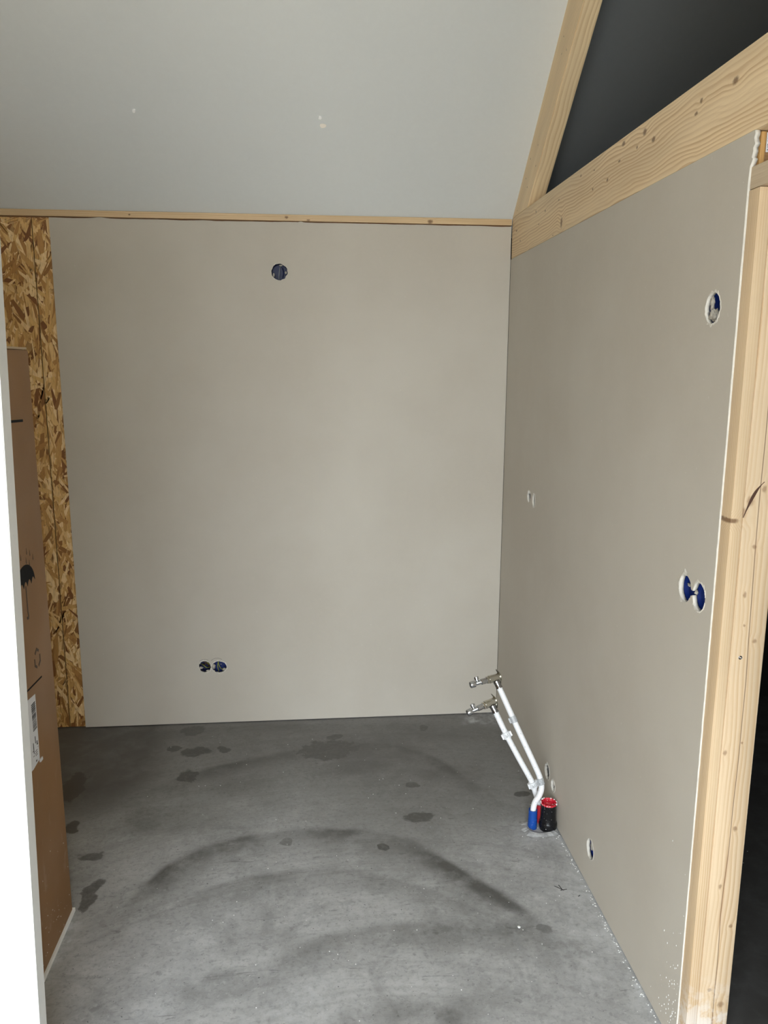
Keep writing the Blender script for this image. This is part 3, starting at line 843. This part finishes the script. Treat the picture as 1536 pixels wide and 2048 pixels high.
# ------------------------------------------------------------------ water pipes with their valves
M_pipe = mat('white_pex', (.84, .85, .86), .35)
g = NG(M_pipe); P = g.pos()
g.col(g.mix(g.math('MULTIPLY', g.mr(g.noise(P, 160, 2, .5), .66, .72), .55), (.84, .85, .86), (.2, .2, .22)))
M_nickel = mat('nickel_brass', (.62, .60, .53), .2, 1)
M_chrome = mat('chrome', (.52, .53, .55), .1, 1)
M_steel = mat('crimp_steel', (.36, .36, .37), .22, 1)
M_clipw = mat('white_clip', (.78, .79, .8), .4)
M_clipc = mat('clear_clip', (.8, .82, .83), .25, 0, .5, .7)
def frame_of(ax, up):
    x_ = Vector(ax).normalized(); z_ = Vector(up); z_ = (z_ - x_ * z_.dot(x_)).normalized(); y_ = z_.cross(x_)
    return x_, y_, z_
def water_pipe(path, tip, clips, label, printed, seed):
    base = empty('water_pipe', path[0])
    tag(base, label, 'pipe', None)
    el = Vector(path[-1]); down = (Vector(path[-2]) - Vector(path[-1])).normalized()
    X_, Y_, Z_ = frame_of(Vector(tip) - (el - down * .03), -down)
    el = el - down * .03                # elbow centre
    Lx = (Vector(tip) - el).length
    q = smooth_path(path[:-1] + [tuple(Vector(path[-1]))], 8)
    bm = bmesh.new(); add_tube(bm, q, .0104, 20)
    bm_done(bm, 'pipe', M_pipe, base, smooth=True)
    bm = bmesh.new()
    a = el + down * .012
    add_lathe(bm, a, el + down * .04, [(0, .0085), (.0, .0125), (.25, .0130), (.3, .0118), (.8, .0118), (.85, .0126), (1, .0126), (1, .0106)], 24, cap=False)
    bm_done(bm, 'crimp_sleeve', M_steel, base, smooth=True)
    bm = bmesh.new()
    add_lathe(bm, el + down * .016, el, [(0, .0085), (.5, .0095), (1, .0125)], 20)
    add_lathe(bm, el - X_ * .018, el + X_ * .024, [(0, .0125), (.2, .0135), (.55, .0135), (.7, .0145), (1, .0145)], 24)
    bmesh.ops.create_icosphere(bm, subdivisions=3, radius=.0135, matrix=Matrix.Translation(el))
    eb = bm_done(bm, 'elbow', M_nickel, base, smooth=True)
    # wall plate: thin dished disc with two ears
    bm = bmesh.new()
    n_ = 36; c0 = el - X_ * .0185
    rim = []
    for lay, w in ((0, 0.), (1, -.002)):
        rr = []
        for k in range(n_):
            an = 2 * math.pi * k / n_
            r = .017 + .012 * max(0, math.cos(2 * (an - math.pi / 2))) ** 3
            curl = .006 * ((r - .017) / .012)
            rr.append(bm.verts.new(c0 + Y_ * math.cos(an) * r + Z_ * math.sin(an) * r + X_ * (w + curl)))
        rim.append(rr)
    bm.faces.new(rim[0]); bm.faces.new(rim[1][::-1])
    for k in range(n_): bm.faces.new((rim[0][k], rim[0][(k + 1) % n_], rim[1][(k + 1) % n_], rim[1][k]))
    bm_done(bm, 'wall_plate', M_nickel, base)
    # angle valve
    bm = bmesh.new()
    s = el + X_ * .024
    prof = [(0, .0075), (.0, .0118), (.10, .0118), (.12, .0086), (.14, .0104), (.42, .0104), (.44, .0085), (.46, .0078), (.66, .0078), (.68, .0068), (.74, .0068), (.75, .0122), (.97, .0122), (1, .0108), (1, .006)]
    add_lathe(bm, s, el + X_ * Lx, prof, 24)
    vb_ = bm_done(bm, 'valve', M_chrome, base, smooth=True)
    bm = bmesh.new()
    k0 = s + X_ * (Lx - .024) * .60
    add_lathe(bm, k0, k0 + Z_ * .023, [(0, .0058), (.4, .0052), (.42, .0078), (.6, .0085), (.95, .0085), (1, .007)], 20)
    bm_done(bm, 'outlet', M_chrome, vb_, smooth=True)
    bm = bmesh.new()
    add_lathe(bm, s + X_ * .0005, s + X_ * .010, [(0, .0135), (.1, .014), (.9, .014), (1, .0125)], 6)
    bm_done(bm, 'hex_nut', M_nickel, vb_)
    for (p_, kind) in clips:
        p_ = Vector(p_)
        i = min(range(1, len(q) - 1), key=lambda j: (q[j] - p_).length)
        t = (q[i + 1] - q[i - 1]).normalized(); c0 = q[i]
        mt = M_clipw if kind == 'w' else M_clipc
        bm = bmesh.new()
        rr = .0145 if kind == 'w' else .0128
        add_lathe(bm, c0 - t * .012, c0 + t * .012, [(0, .0106), (0, rr), (.28, rr), (.3, rr - .0012), (.36, rr - .0012), (.38, rr), (1, rr), (1, .0106)], 20, cap=False)
        side = t.cross(Vector((0, 1, 0))).normalized()
        for sg in ((1, -1) if kind == 'w' else (1,)):
            ctr = c0 + side * sg * (rr + .002)
            r0 = bmesh.ops.create_cube(bm, size=1)
            u_, v_, w_ = side, t, side.cross(t)
            for vt in r0['verts']: vt.co = ctr + u_ * vt.co.x * .006 + v_ * vt.co.y * .018 + w_ * vt.co.z * .012
        cl = bm_done(bm, 'clip', mt, base)
        if kind == 'w':
            bm = bmesh.new()
            fw = Vector((-.2, -1, .25)).normalized(); fw = (fw - t * fw.dot(t)).normalized(); sd = t.cross(fw)
            for (uu, vv, wu, wv) in ((-.004, 0, .0016, .012), (0, -.002, .003, .008), (.005, .001, .0016, .010)):
                r0 = bmesh.ops.create_cube(bm, size=1)
                for vt in r0['verts']: vt.co = c0 + fw * (.0141 + vt.co.z * .001) + sd * (uu + vt.co.x * wu) + t * (vv + vt.co.y * wv)
            bm_done(bm, 'print', M_grey, cl)
    return base
water_pipe([(-.088, -.94, .02), (-.088, -.94, .066), (-.079, -.93, .093), (-.062, -.925, .119), (-.054, -.92, .145), (-.058, -.915, .172), (-.069, -.905, .206), (-.131, -.86, .343), (-.196, -.801, .492)],
           (-.303, -.812, .502), [((-.155, -.84, .379), 'c'), ((-.059, -.915, .168), 'c')],
           'longer white water pipe rising from the blue sleeve, its chrome valve the upper one', True, 1)
water_pipe([(-.053, -.905, .015), (-.053, -.905, .036), (-.056, -.89, .077), (-.065, -.885, .105), (-.08, -.88, .149), (-.121, -.86, .224), (-.166, -.83, .309), (-.207, -.8, .396)],
           (-.312, -.812, .393), [((-.166, -.83, .309), 'w'), ((-.075, -.882, .138), 'w')],
           'shorter white water pipe rising from the red sleeve, its chrome valve the lower one', True, 2)
def sleeve(c, r, h, mt, label):
    bm = bmesh.new()
    prof = []
    k = 0; z = -.01
    while z < h:
        prof.append((z, r + (.0013 if k % 2 else 0) * (1 if z < h * .55 else .4))); z += .0035; k += 1
    prof += [(h, r), (h, r - .002), (.0, r - .002)]
    add_lathe(bm, (c[0], c[1], 0), (c[0], c[1], 1), prof, 28, cap=False, rough=.012, seed=3)
    o = bm_done(bm, 'conduit_sleeve', mt, origin=(c[0], c[1], 0), smooth=True)
    return tag(o, label, 'sleeve')
M_sb = mat('blue_corrugated', (.006, .065, .33), .3); M_sr = mat('red_corrugated', (.45, .02, .03), .35)
sleeve((-.0885, -.94), .0155, .072, M_sb, 'blue corrugated sleeve standing out of the concrete around the front white pipe')
sleeve((-.053, -.9035), .0145, .07, M_sr, 'red corrugated sleeve half hidden between blue sleeve and black drain pipe')

# drain pipe
drain = empty('drain_pipe', (-.0335, -.948, 0))
tag(drain, 'short black drain stub with a bright red mouth at the foot of the wall', 'pipe')
M_blk = mat('glossy_black', (.005, .005, .006), .2, 0, .3)
g = NG(M_blk); P = g.pos()
g.col(g.mix(g.math('MULTIPLY', g.mr(g.noise(P, 190, 2, .5), .69, .73), .7), (.008, .008, .009), (.5, .5, .5)))
g.bump(g.noise(P, 60, 3), .5, .004)
dc = (-.0335, -.948)
bm = bmesh.new()
add_lathe(bm, (*dc, 0), (*dc, 1), [(-.01, .029), (.004, .031), (.012, .0325), (.022, .0325), (.028, .031), (.034, .0285), (.06, .0278), (.088, .0272), (.096, .0278), (.1, .0285)], 40, cap=False, rough=.008, seed=5)
bm_done(bm, 'pipe_body', M_blk, drain, smooth=True)
M_red = mat('red_film', (.62, .015, .035), .25)
g = NG(M_red); P = g.pos()
g.col(g.mix(g.math('MULTIPLY', g.mr(g.noise(P, 170, 3, .6), .58, .66), .7), (.62, .015, .035), (.85, .6, .6)))
g.bump(g.noise(P, 130, 3), .8, .006)
bm = bmesh.new()
add_lathe(bm, (*dc, 0), (*dc, 1), [(.098, .029), (.1025, .0292), (.104, .0275), (.101, .0258), (.085, .025), (.078, .018), (.081, .009), (.084, .0005)], 40, cap=False, rough=.03, seed=6)
bm_done(bm, 'red_liner', M_red, drain, smooth=True)
bm = bmesh.new()
rg = random.Random(2)
for k in range(26):      # crumpled clear rim of plastic
    an = rg.random() * 6.28; p = Vector((dc[0] + .028 * math.cos(an), dc[1] + .028 * math.sin(an), .099 + rg.random() * .005))
    bmesh.ops.create_icosphere(bm, subdivisions=1, radius=.0016 + rg.random() * .0014, matrix=Matrix.Translation(p))
bm_done(bm, 'plaster_crust', M_fill, drain)['kind'] = 'stuff'
# mortar collar round the three risers
bm = bmesh.new()
n_ = 64; prev = None
for k in range(n_ + 1):
    an = 2 * math.pi * k / n_
    s = nz(math.cos(an) * 2.2, math.sin(an) * 2.2, 5) * .5 + nz(math.cos(an) * 9, math.sin(an) * 9, 2) * .25
    ring = []
    for j, (rr, z) in enumerate(((.55, .002), (.8, .007), (.95, .005), (1.12, .0004))):
        rx, ry = .064 * rr * (1 + s * .35), .052 * rr * (1 + s * .35)
        X1 = -.060 + rx * math.cos(an) ; Y1 = -.946 + ry * math.sin(an)
        ring.append(bm.verts.new((min(X1, -.002), Y1, max(.0003, z * (1 + s)))))
    if prev:
        for j in range(3): bm.faces.new((prev[j], prev[j + 1], ring[j + 1], ring[j]))
    prev = ring
bm_done(bm, 'mortar_collar', painted('mortar_dust', (.42, .42, .41), (.27, .27, .27), ((.7, .7, .7), .8), rough=.9, scale=40, bump=.6), floor)

# ------------------------------------------------------------------ crumbs
M_crumb = mat('plaster_crumb', (.82, .82, .8), .85)
def crumb(bm, p, r, seed):
    r0 = bmesh.ops.create_icosphere(bm, subdivisions=1, radius=r)
    rr = random.Random(seed)
    for v in r0['verts']:
        v.co = Vector((v.co.x * rr.uniform(.7, 1.3), v.co.y * rr.uniform(.7, 1.3), max(v.co.z, -r * .4) * .6)) + Vector(p) + Vector((0, 0, r * .24))
bm = bmesh.new(); crumb(bm, (-.27, -1.436, 0), .0052, 3)
tag(bm_done(bm, 'plaster_crumb', M_crumb, origin=(-.27, -1.436, 0)), 'small white plaster crumb lying alone on the concrete inside the damp arc', 'crumb')
bm = bmesh.new()
rg = random.Random(12)
for k in range(210):
    x, y = rg.uniform(-1.55, -.02), -rg.random() ** .6 * 1.95
    crumb(bm, (x, y, 0), rg.choice((.0008, .001, .0013, .0018)), k)
for k in range(150):   # along the foot of the right board
    y = -rg.uniform(.95, 1.88)
    crumb(bm, (-.002 - abs(rg.gauss(0, .006)) - .002, y, 0), rg.choice((.001, .0015, .0022)), k + 500)
for k in range(26):
    crumb(bm, (-.06 + rg.gauss(0, .05), -.96 + rg.gauss(0, .04), 0), rg.choice((.001, .0016, .002)), k + 800) if True else None
for v in bm.verts: v.co.x = min(v.co.x, -.0006)
for k in range(16): crumb(bm, (.25 + rg.random() * .6, -1.0 - rg.random() * .9, 0), .0016, k + 900)
tag(bm_done(bm, 'plaster_grit', M_crumb), 'fine white plaster grit scattered over the concrete floor', 'grit', kind='stuff')
# gypsum splashes near the foot of the right board
bm = bmesh.new()
for k in range(60):
    y = -1.878 + abs(rg.gauss(0, .05)); z = abs(rg.gauss(0, .16)) + .03
    r0 = bmesh.ops.create_icosphere(bm, subdivisions=1, radius=rg.uniform(.0006, .0017))
    for v in r0['verts']: v.co = Vector((v.co.x * .5 - .0001, y + v.co.y, z + v.co.z * 1.8))
bm_done(bm, 'plaster_splash', M_crumb, pb_r)['kind'] = 'stuff'

# ------------------------------------------------------------------ cardboard carton on a board
M_card = mat('cardboard', (.30, .175, .085), .62)
g = NG(M_card); P = g.pos()
c = g.mix(g.mr(g.noise(P, 2.5, 3), .3, .7), (.31, .155, .052), (.255, .125, .04))
c = g.mix(g.math('MULTIPLY', g.mr(g.noise(g.vm('MULTIPLY', P, (1, 60, 600)), 1., 2), .5, .8), .12), c, (.4, .25, .14))
sc_ = g.noise(g.vm('MULTIPLY', P, (1, 30, 9)), 1., 3, .6)
sep = g.n('ShaderNodeSeparateXYZ'); g.nt.links.new(P, sep.inputs[0])
c = g.mix(g.math('MULTIPLY', g.mr(sc_, .6, .68), g.mr(sep.outputs[2], .75, .0, 0, .35)), c, (.5, .36, .26))
g.col(c)
g.rough(g.mr(g.noise(P, 3, 2), .3, .7, .45, .6))
XB = -1.6115
cart = empty('cardboard_carton', (-1.93, -1.6, .013))
tag(cart, 'tall brown cardboard carton standing at the left with a printed umbrella and shipping label', 'box')
bm = bmesh.new(); add_box(bm, (-2.25, -1.93, .013), (XB, -1.258, 1.683), .004)
body = bm_done(bm, 'carton_body', M_card, cart, smooth=True)
M_cardedge = mat('cardboard_edge', (.55, .42, .28), .8)
bm = bmesh.new(); add_box(bm, (-2.246, -1.926, 1.684), (XB - .002, -1.262, 1.690), .001); bm_done(bm, 'top_flap', M_cardedge, cart)
M_print = mat('black_print', (.006, .006, .007), .7, 0, .15)
M_print2 = mat('faint_print', (.08, .045, .025), .6)
def decal(name, poly, mt, parent=body, x=XB, th=.0005):
    """flat print on the carton side; poly in (y,z)"""
    bm = bmesh.new()
    v = [bm.verts.new((x, a, b)) for a, b in poly]; w = [bm.verts.new((x + th, a, b)) for a, b in poly]
    bm.faces.new(v); bm.faces.new(w[::-1])
    for i in range(len(v)): bm.faces.new((v[i], v[(i + 1) % len(v)], w[(i + 1) % len(v)], w[i]))
    return bm_done(bm, name, mt, parent)
# umbrella: dome with scalloped hem, handle with hook, five drops above
uy, uz, ur = -1.412, 1.079, .068
dome = [(uy + ur * math.cos(math.pi * k / 16), uz + ur * .82 * math.sin(math.pi * k / 16)) for k in range(17)]
hem = []
for s in range(5):
    for k in range(1, 5):
        t = k / 5
        hem.append((uy - ur + (s + t) * 2 * ur / 5, uz + .008 * math.sin(math.pi * t) * 1.6 - .001))
    if s < 4: hem.append((uy - ur + (s + 1) * 2 * ur / 5, uz - .004))
decal('umbrella_print', dome + hem, M_print)
hook = [(uy - .003, uz), (uy + .003, uz), (uy + .003, uz - .068), (uy + .006, uz - .082), (uy + .002, uz - .09), (uy - .008, uz - .088), (uy - .01, uz - .08), (uy - .005, uz - .082), (uy - .001, uz - .08), (uy - .003, uz - .068)]
decal('umbrella_handle_print', hook, M_print2)
for a, b in ((-1.388, 1.166), (-1.366, 1.157), (-1.395, 1.143), (-1.374, 1.131), (-1.346, 1.141), (-1.43, 1.16), (-1.45, 1.14)):
    decal('drop_print', [(a - .0025, b - .005), (a, b - .009), (a + .0025, b - .005), (a, b + .009)], M_print2)
decal('line_print', [(-1.337, 1.4995), (-1.337, 1.506), (-1.42, 1.509), (-1.42, 1.5025)], M_print)
decal('line_print', [(-1.353, .804), (-1.353, .8085), (-1.6, .818), (-1.6, .8135)], M_print)
# recycling triangle of three bent arrows
for k in range(3):
    a = math.radians(90 + 120 * k); cy, czz = -1.374, .866
    pt = lambda r, an: (cy + r * .86 * math.cos(an), czz + r * math.sin(an))
    decal('recycling_print', [pt(.027, a - .75), pt(.031, a), pt(.027, a + .75), pt(.020, a + .8), pt(.0225, a), pt(.020, a - .75)], M_print2)
lab = decal('shipping_label', [(-1.412, .781), (-1.56, .795), (-1.56, .60), (-1.466, .592), (-1.418, .597)], M_label, th=.0007)
rg = random.Random(5)
z = .764
while z > .69:
    h = rg.choice((.0012, .002, .003))
    decal('barcode_bar', [(-1.419, z), (-1.419, z - h), (-1.447, z - h), (-1.447, z)], M_print, lab, XB + .0007, .0002)
    z -= h + rg.choice((.0012, .002))
for (y0, z0, w_, h_) in ((-1.436, .672, .004, .02), (-1.425, .655, .005, .012), (-1.452, .66, .004, .03), (-1.43, .632, .016, .002), (-1.43, .626, .018, .002), (-1.43, .62, .014, .002), (-1.437, .606, .008, .005), (-1.452, .625, .008, .002), (-1.455, .64, .008, .002), (-1.422, .645, .003, .002), (-1.422, .637, .003, .002)):
    decal('label_print', [(y0, z0), (y0, z0 - h_), (y0 - w_, z0 - h_), (y0 - w_, z0)], M_print2 if h_ < .01 else M_print, lab, XB + .0007, .0002)
bm = bmesh.new(); add_box(bm, (XB + .0003, -1.421, .588), (XB + .004, -1.404, .596)); bm_done(bm, 'label_corner', M_label, cart)
bm = bmesh.new()
rg = random.Random(3)
for k in range(46):
    z = abs(rg.gauss(0, .13)) + .02; y = -1.265 - rg.random() * .3
    r0 = bmesh.ops.create_icosphere(bm, subdivisions=1, radius=rg.uniform(.0007, .0018))
    for v in r0['verts']: v.co = Vector((XB + v.co.x * .4 + .0003, y + v.co.y, z + v.co.z))
bm_done(bm, 'plaster_splash', M_crumb, cart)['kind'] = 'stuff'
o = box('board_offcut', (-2.26, -1.95, .0005), (-1.6065, -1.248, .0125), M_fill, bevel=.001, origin=(-1.9, -1.6, 0))
tag(o, 'thin white board lying under the tall cardboard carton', 'board')

# ------------------------------------------------------------------ white board in the foreground, left
fp = empty('white_panel', (-1.83, -1.98, 0))
tag(fp, 'tall white panel standing upright in the left foreground, hiding the front of the carton', 'panel')
bm = bmesh.new()
y0, y1 = -2.02, -1.98
xe = lambda z: -1.4405 + .0250 * z
zs = [0.002, .7, 1.4, 2.3]
def prism(bm, poly_xz, y0, y1):
    a = [bm.verts.new((x, y0, z)) for x, z in poly_xz]; b = [bm.verts.new((x, y1, z)) for x, z in poly_xz]
    bm.faces.new(a); bm.faces.new(b[::-1])
    for i in range(len(a)): bm.faces.new((a[i], a[(i + 1) % len(a)], b[(i + 1) % len(a)], b[i]))
prism(bm, [(-2.25, .002), (xe(0), .002), (xe(2.3), 2.3), (-2.25, 2.3)], y0, y1)
bmesh.ops.bevel(bm, geom=[e for e in bm.edges], offset=.0015, segments=2, affect='EDGES')
bm_done(bm, 'panel_leaf', M_white, fp, smooth=True)
